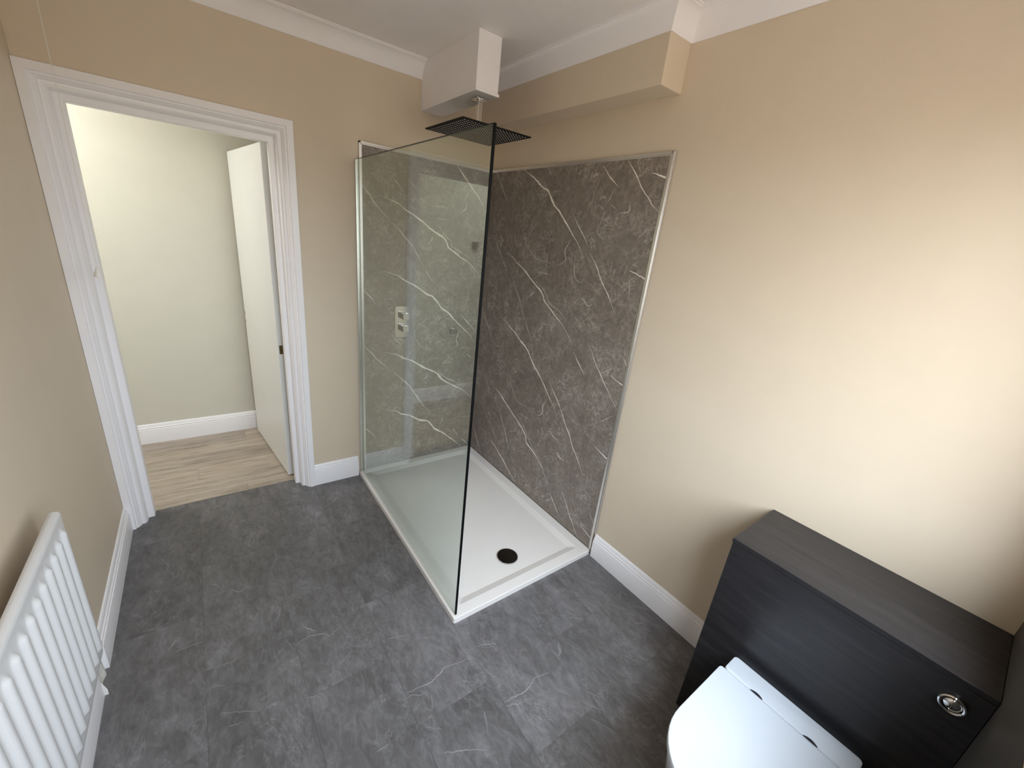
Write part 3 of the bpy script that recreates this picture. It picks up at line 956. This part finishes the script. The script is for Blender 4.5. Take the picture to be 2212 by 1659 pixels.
# glass screen
GX0, GX1, GY, GZ0, GZ1 = -0.8875, -0.8795, -1.3734, HT + 0.001, 1.985
gs = thing('shower_screen', 'frameless clear glass shower screen standing on the tray edge', 'shower screen', ((GX0 + GX1) / 2, GY / 2, GZ0))
link('glass_panel', B(GX0, GX1, GY + 0.0022, -0.0145, GZ0, GZ1 - 0.0022), GLASS, gs)
eo = link('front_edge', B(GX0 - 0.0004, GX1 + 0.0014, GY - 0.002, GY + 0.002, GZ0, GZ1), BLACK, gs)
eo['label'] = 'polished glass edge with its dark internal reflection painted black'
link('top_edge', B(GX0, GX1, GY + 0.0022, -0.0145, GZ1 - 0.002, GZ1), BLACK, gs)
bm = NB()
box(bm, GX0 - 0.0025, GX0 - 0.0004, -0.0190, -0.0136, GZ0, GZ1 - 0.002)
box(bm, GX1 + 0.0004, GX1 + 0.0022, -0.0190, -0.0136, GZ0, GZ1 - 0.002)
box(bm, GX0 - 0.0025, GX1 + 0.0022, -0.0136, -0.0006, GZ0, GZ1 - 0.002)
link('wall_channel', bm, TRIMM, gs)
bm = NB()
loft(bm, [[(GX0 - 0.0005, y, GZ0), (GX0 - 0.005, y, GZ0 - 0.0005), (GX0 - 0.0005, y, GZ0 + 0.006)] for y in (GY, -0.025)])
link('sealant_bead', bm, SEAL, gs)

# overhead shower
HX, HYc, HZ = -0.4335, -0.5165, 2.147
HS = 0.1955
sh = thing('overhead_shower', 'square chrome overhead shower head on a short ceiling arm', 'shower head', (HX, HYc, BXZ))
bm = NB()
rr = rrect(HX - HS, HX + HS, HYc - HS, HYc + HS, 0.004, 4)
r0 = rrect(HX - 0.03, HX + 0.03, HYc - 0.03, HYc + 0.03, 0.004, 4)
loft(bm, [[(x, y, HZ) for x, y in rr], [(x, y, HZ + 0.0045) for x, y in rr], [(x, y, HZ + 0.014) for x, y in r0]])
link('spray_plate', bm, HEADM, sh)
bm = NB()
N = 19
for i in range(N):
    for j in range(N):
        cx_ = HX + (i - (N - 1) / 2) * 0.0192
        cy_ = HYc + (j - (N - 1) / 2) * 0.0192
        k = 6
        rg = [[(cx_ + r * math.cos(6.283 * t / k), cy_ + r * math.sin(6.283 * t / k), z) for t in range(k)] for r, z in ((0.0030, HZ - 0.0002), (0.0020, HZ - 0.0016))]
        loft(bm, rg)
nz = link('nozzles', bm, RUBBER, sh)
nz['kind'] = 'stuff'
nz['label'] = 'pale rubber nozzles under the plate'
bm = NB()
box(bm, HX - 0.0125, HX + 0.0125, HYc - 0.0125, HYc + 0.0125, HZ + 0.013, BXZ - 0.010)
link('arm', bm, CHROME, sh, False, 0.002)
link('ceiling_flange', B(HX - 0.030, HX + 0.030, HYc - 0.030, HYc + 0.030, BXZ - 0.010, BXZ - 0.0004), CHROME, sh, False, 0.002)

# thermostatic valve on the back panel
yv = -PT - 0.0006
sv = thing('shower_valve', 'chrome two-knob shower valve plate on the marbled back panel', 'shower valve', (-0.602, yv, 1.080))


def plate_y(x0, x1, z0, z1, r, ya, yb, inset=0.002):
    bm = NB()
    a = rrect(x0, x1, z0, z1, r)
    b = rrect(x0 + inset, x1 - inset, z0 + inset, z1 - inset, max(0.001, r - inset))
    loft(bm, [[(x, ya, z) for x, z in a], [(x, yb + inset, z) for x, z in a], [(x, yb, z) for x, z in b]])
    return bm


link('plate', plate_y(-0.660, -0.544, 0.977, 1.184, 0.016, yv, yv - 0.010), CHROME, sv, True)
for z in (1.123, 1.041):
    k = link('knob', plate_y(-0.622, -0.582, z - 0.020, z + 0.020, 0.002, yv - 0.016, yv - 0.056, 0.0015), CHROME, sv)
    link('collar', plate_y(-0.617, -0.587, z - 0.015, z + 0.015, 0.014, yv - 0.0102, yv - 0.0158, 0.0005), CHROME, k)

so = thing('shower_outlet', 'small square chrome wall outlet right of the shower valve', 'wall outlet', (-0.232, yv, 1.005))
link('wall_plate', plate_y(-0.257, -0.207, 0.980, 1.030, 0.002, yv, yv - 0.006, 0.001), CHROME, so)
link('outlet_block', plate_y(-0.249, -0.215, 0.988, 1.022, 0.002, yv - 0.0062, yv - 0.046, 0.002), CHROME, so)

# ------------------------------------------------------------------ toilet unit
UX, UY0, UY1, UZ = -0.3164, -2.7588, -2.1535, 0.8135
cu = thing('toilet_cistern_unit', 'charcoal wood-grain cistern cabinet behind the toilet', 'cistern unit', (UX / 2, (UY0 + UY1) / 2, 0.0))
link('worktop', B(UX - 0.002, -0.0008, UY0, UY1, UZ - 0.016, UZ), DWOOD, cu, False, 0.0012)
link('front_panel', B(UX + 0.001, UX + 0.019, UY0 + 0.0003, UY1 - 0.002, 0.0008, UZ - 0.0185), DWOOD, cu, False, 0.001)
link('side_panel', B(UX + 0.0192, -0.022, UY1 - 0.020, UY1 - 0.002, 0.0008, UZ - 0.0162), DWOOD, cu, False, 0.001)
link('side_panel', B(UX + 0.0192, -0.022, UY0 + 0.0003, UY0 + 0.020, 0.0008, UZ - 0.0162), DWOOD, cu, False, 0.001)
# flush button: chrome ring with domed push buttons
bm = NB()
FY, FZ = -2.705, 0.738
n = 40


def ring_x(prof):
    bm = NB()
    loft(bm, [[(x, FY + r * math.cos(6.28318 * k / n), FZ + r * math.sin(6.28318 * k / n)) for k in range(n)] for r, x in prof])
    return bm


fb = link('flush_ring', ring_x([(0.0245, UX + 0.0008), (0.0255, UX - 0.003), (0.0245, UX - 0.0085), (0.0215, UX - 0.0105), (0.0185, UX - 0.0095), (0.0175, UX - 0.004), (0.0175, UX + 0.0005)]), CHROME, cu, True)
link('flush_button', ring_x([(0.0168, UX - 0.001), (0.0168, UX - 0.006), (0.0150, UX - 0.008), (0.009, UX - 0.0105), (0.002, UX - 0.0115)]), CHROME, fb, True)

# toilet
tc_y = -2.4605
wc = thing('toilet', 'white back-to-wall toilet with closed lid against the charcoal cabinet', 'toilet', (-0.55, tc_y, 0.0))


def dshape(xb, xs, xf, hw, rb, n=2.2, k=24):
    """plan outline: straight back with small corner radius, straight sides, superelliptic nose towards -x"""
    out = []
    a = xs - xf
    for i in range(k + 1):
        t = math.pi / 2 - math.pi * i / k
        c, s = math.cos(t), math.sin(t)
        x = xs - a * (abs(c) ** (2 / n))
        y = hw * (1 if s >= 0 else -1) * (abs(s) ** (2 / n))
        out.append((x, tc_y + y))
    for cx, cyy, a0 in ((xb - rb, tc_y - hw + rb, 270), (xb - rb, tc_y + hw - rb, 0)):
        for i in range(6):
            t = math.radians(a0 + 90 * i / 5)
            out.append((cx + rb * math.cos(t), cyy + rb * math.sin(t)))
    return out


bm = NB()
prof = [(0.0008, -0.66, -0.745, 0.150), (0.02, -0.66, -0.748, 0.151), (0.15, -0.66, -0.765, 0.156), (0.27, -0.66, -0.795, 0.166), (0.35, -0.66, -0.818, 0.174), (0.392, -0.66, -0.828, 0.178), (0.402, -0.66, -0.824, 0.174)]
loft(bm, [[(x, y, z) for x, y in dshape(UX - 0.0012, xs, xf, hw, 0.012)] for z, xs, xf, hw in prof])
link('pan', bm, CERAM, wc, True)
bm = NB()
loft(bm, [[(x, y, z) for x, y in dshape(-0.426, -0.66, xf, hw, 0.008)] for z, xf, hw in ((0.4035, -0.829, 0.178), (0.406, -0.832, 0.181), (0.415, -0.832, 0.181), (0.4175, -0.829, 0.178))])
link('seat', bm, CERAM, wc, True)
bm = NB()
loft(bm, [[(x, y, z) for x, y in dshape(xb, -0.66, xf, hw, 0.010)] for z, xb, xf, hw in ((0.419, -0.430, -0.836, 0.183), (0.4215, -0.4265, -0.840, 0.1865), (0.436, -0.4255, -0.841, 0.1875), (0.4395, -0.427, -0.839, 0.186), (0.4412, -0.431, -0.834, 0.181))])
lid = link('lid', bm, CERAM, wc, True)
bm = NB()
loft(bm, [[(x, y, z) for x, y in rrect(-0.4235 + i_, -0.346 - i_, tc_y - 0.176 + i_, tc_y + 0.176 - i_, 0.012)] for z, i_ in ((0.4035, 0.0), (0.434, 0.0), (0.4365, 0.001), (0.438, 0.004))])
hb = link('hinge_cover', bm, CERAM, wc, True)
for yc in (-2.385, -2.5315):
    bm = NB()
    pts = []
    for i in range(13):
        t = -1 + 2 * i / 12
        pts.append((-0.4215 + 0.0065 * (1 - t * t), yc + 0.018 * t))
    pts += [(-0.4235, yc + 0.018), (-0.4235, yc - 0.018)]
    loft(bm, [[(x, y, 0.4379) for x, y in pts], [(x, y, 0.4385) for x, y in pts]])
    link('hinge_slot', bm, SHADE, hb)

# ------------------------------------------------------------------ radiator
RX, RZ0, RZ1, RY1 = -2.022, 0.298, 0.838, -1.120
PITCH, NF = 0.0515, 18
RY0 = RY1 - 0.068 - PITCH * NF
rad = thing('radiator', 'white fluted panel radiator fixed to the left wall', 'radiator', (-2.05, (RY0 + RY1) / 2, RZ0))
bm = NB()
ys = []
yy = RY1
S_ = 8
ny = int((RY1 - RY0) / 0.0043)
ysam = [RY1 - (RY1 - RY0) * i / ny for i in range(ny + 1)]
zsam = [RZ0, RZ0 + 0.004, RZ0 + 0.012, RZ0 + 0.03] + [0.336 + 0.004 * i for i in range(6)] + [0.40 + 0.085 * i for i in range(5)] + [0.776 + 0.004 * i for i in range(6)] + [RZ1 - 0.03, RZ1 - 0.016, RZ1 - 0.008, RZ1 - 0.003, RZ1]
zsam = sorted(set(round(z, 5) for z in zsam))


def flute(y, z):
    u = (RY1 - 0.034 - y) / PITCH
    i = math.floor(u + 0.5)
    if i < 0 or i >= NF:
        i = max(0, min(NF - 1, i))
    d = abs(u - i) * PITCH
    z0, z1 = 0.343, 0.795
    hw = 0.0145
    ez = max(0.0, z0 + hw - z, z - (z1 - hw))
    dd = math.hypot(d, ez)
    t = max(0.0, min(1.0, (hw + 0.0045 - dd) / 0.015))
    return 0.0095 * t * t * (3 - 2 * t)


rows = []
for z in zsam:
    row = []
    e_ = 0.0
    if z > RZ1 - 0.009:
        e_ = -0.011 * (1 - math.sqrt(max(0, 1 - ((z - (RZ1 - 0.009)) / 0.009) ** 2)))
    if z < RZ0 + 0.006:
        e_ = -0.006 * (1 - (z - RZ0) / 0.006)
    for y in ysam:
        row.append(bm.verts.new((RX - 0.0045 + e_ + flute(y, z), y, z)))
    rows.append(row)
for a, b_ in zip(rows, rows[1:]):
    for i in range(ny):
        bm.faces.new((a[i], a[i + 1], b_[i + 1], b_[i]))
bk = RX - 0.026
br_ = [[bm.verts.new((bk + (0.006 if z > RZ1 - 0.002 else 0), y, z)) for y in (RY1, RY0)] for z in zsam]
for a, b_ in zip(br_, br_[1:]):
    bm.faces.new((a[0], b_[0], b_[1], a[1]))
for k in range(len(zsam) - 1):
    bm.faces.new((rows[k][0], rows[k + 1][0], br_[k + 1][0], br_[k][0]))
    bm.faces.new((rows[k][-1], br_[k][1], br_[k + 1][1], rows[k + 1][-1]))
bm.faces.new([*rows[-1], br_[-1][1], br_[-1][0]])
bm.faces.new([*rows[0][::-1], br_[0][0], br_[0][1]])
link('panel', bm, RADW, rad, True)
for yb_ in (RY1 - 0.18, RY0 + 0.18):
    bm = B(XL + 0.0006, bk - 0.0006, yb_ - 0.02, yb_ + 0.02, RZ0 + 0.06, RZ1 - 0.24)
    link('wall_bracket', bm, RADW, rad)
vx, vy = RX - 0.016, RY0 - 0.038
bm = NB()
tube(bm, [(vx, RY0 - 0.0005, RZ0 + 0.045), (vx, vy + 0.002, RZ0 + 0.045)], 0.011)
link('tail_pipe', bm, CHROME, rad, True)
bm = NB()
lathe(bm, [(0.011, RZ0 + 0.0), (0.015, RZ0 + 0.02), (0.015, RZ0 + 0.058), (0.012, RZ0 + 0.062)], vx, vy, 20)
link('valve', bm, RADW, rad, True)
bm = NB()
tube(bm, [(vx, vy, 0.0005), (vx, vy, RZ0 - 0.0005)], 0.0075)
link('supply_pipe', bm, RADW, rad, True)

# broken plaster where the skirting is cut away
bm = NB()
lump = [(-0.892, 0.0030, 0.100), (-0.905, 0.010, 0.085), (-0.920, 0.0115, 0.070), (-0.945, 0.0065, 0.064), (-0.965, 0.0080, 0.066), (-0.985, 0.0150, 0.075), (-1.000, 0.0230, 0.082), (-1.009, 0.0270, 0.090)]
rings = []
for y, d, h_ in lump:
    j = lambda: random.uniform(-0.0015, 0.0015)
    rings.append([(XL + 0.0006, y, 0.0006), (XL + d + j(), y + j(), 0.0006), (XL + d * 1.02 + j(), y + j(), h_ * 0.25), (XL + d * 0.8 + j(), y + j(), h_ * 0.55), (XL + d * 0.55 + j(), y + j(), h_ * 0.85 + j()), (XL + 0.0006, y, h_ + j())])
loft(bm, rings)
pl = link('plaster_lump', bm, PLAST)
tag(pl, 'ragged white plaster lump where the left skirting is cut below the radiator', 'plaster')

# pull cord by the doorway
px_, py_ = -1.9655, -0.25
pc = thing('pull_cord', 'thin white light pull cord hanging beside the doorway', 'pull cord', (px_, py_, 2.5))
bm = NB()
tube(bm, [(px_, py_, 1.384), (px_, py_, 1.7), (px_, py_, 2.1), (px_, py_, 2.515)], 0.0011, 8)
link('cord', bm, SEAL, pc, True)
bm = NB()
lathe(bm, [(0.0142, 1.3495), (0.0150, 1.352), (0.0115, 1.366), (0.0060, 1.380), (0.0034, 1.388)], px_, py_, 20)
link('cord_pull', bm, SEAL, pc, True)
bm = NB()
lathe(bm, [(0.012, 2.512), (0.040, 2.515), (0.042, 2.5362)], px_, py_, 28)
link('ceiling_switch', bm, TRIM, pc, True)

# thermostat on the hall wall, seen only as a reflection in the screen
th = thing('thermostat', 'small brown control on the hall wall mirrored in the glass screen', 'thermostat', (-2.31, 1.04, 1.57))
link('case', B(-2.345, -2.285, 1.018, 1.0394, 1.535, 1.605), paint('brown_plastic', (0.10, 0.07, 0.045), 0.5, 0.05, 0.0), th, False, 0.004)
link('dial', B(-2.325, -2.295, 1.006, 1.0178, 1.545, 1.575), BRASS, th, False, 0.004)
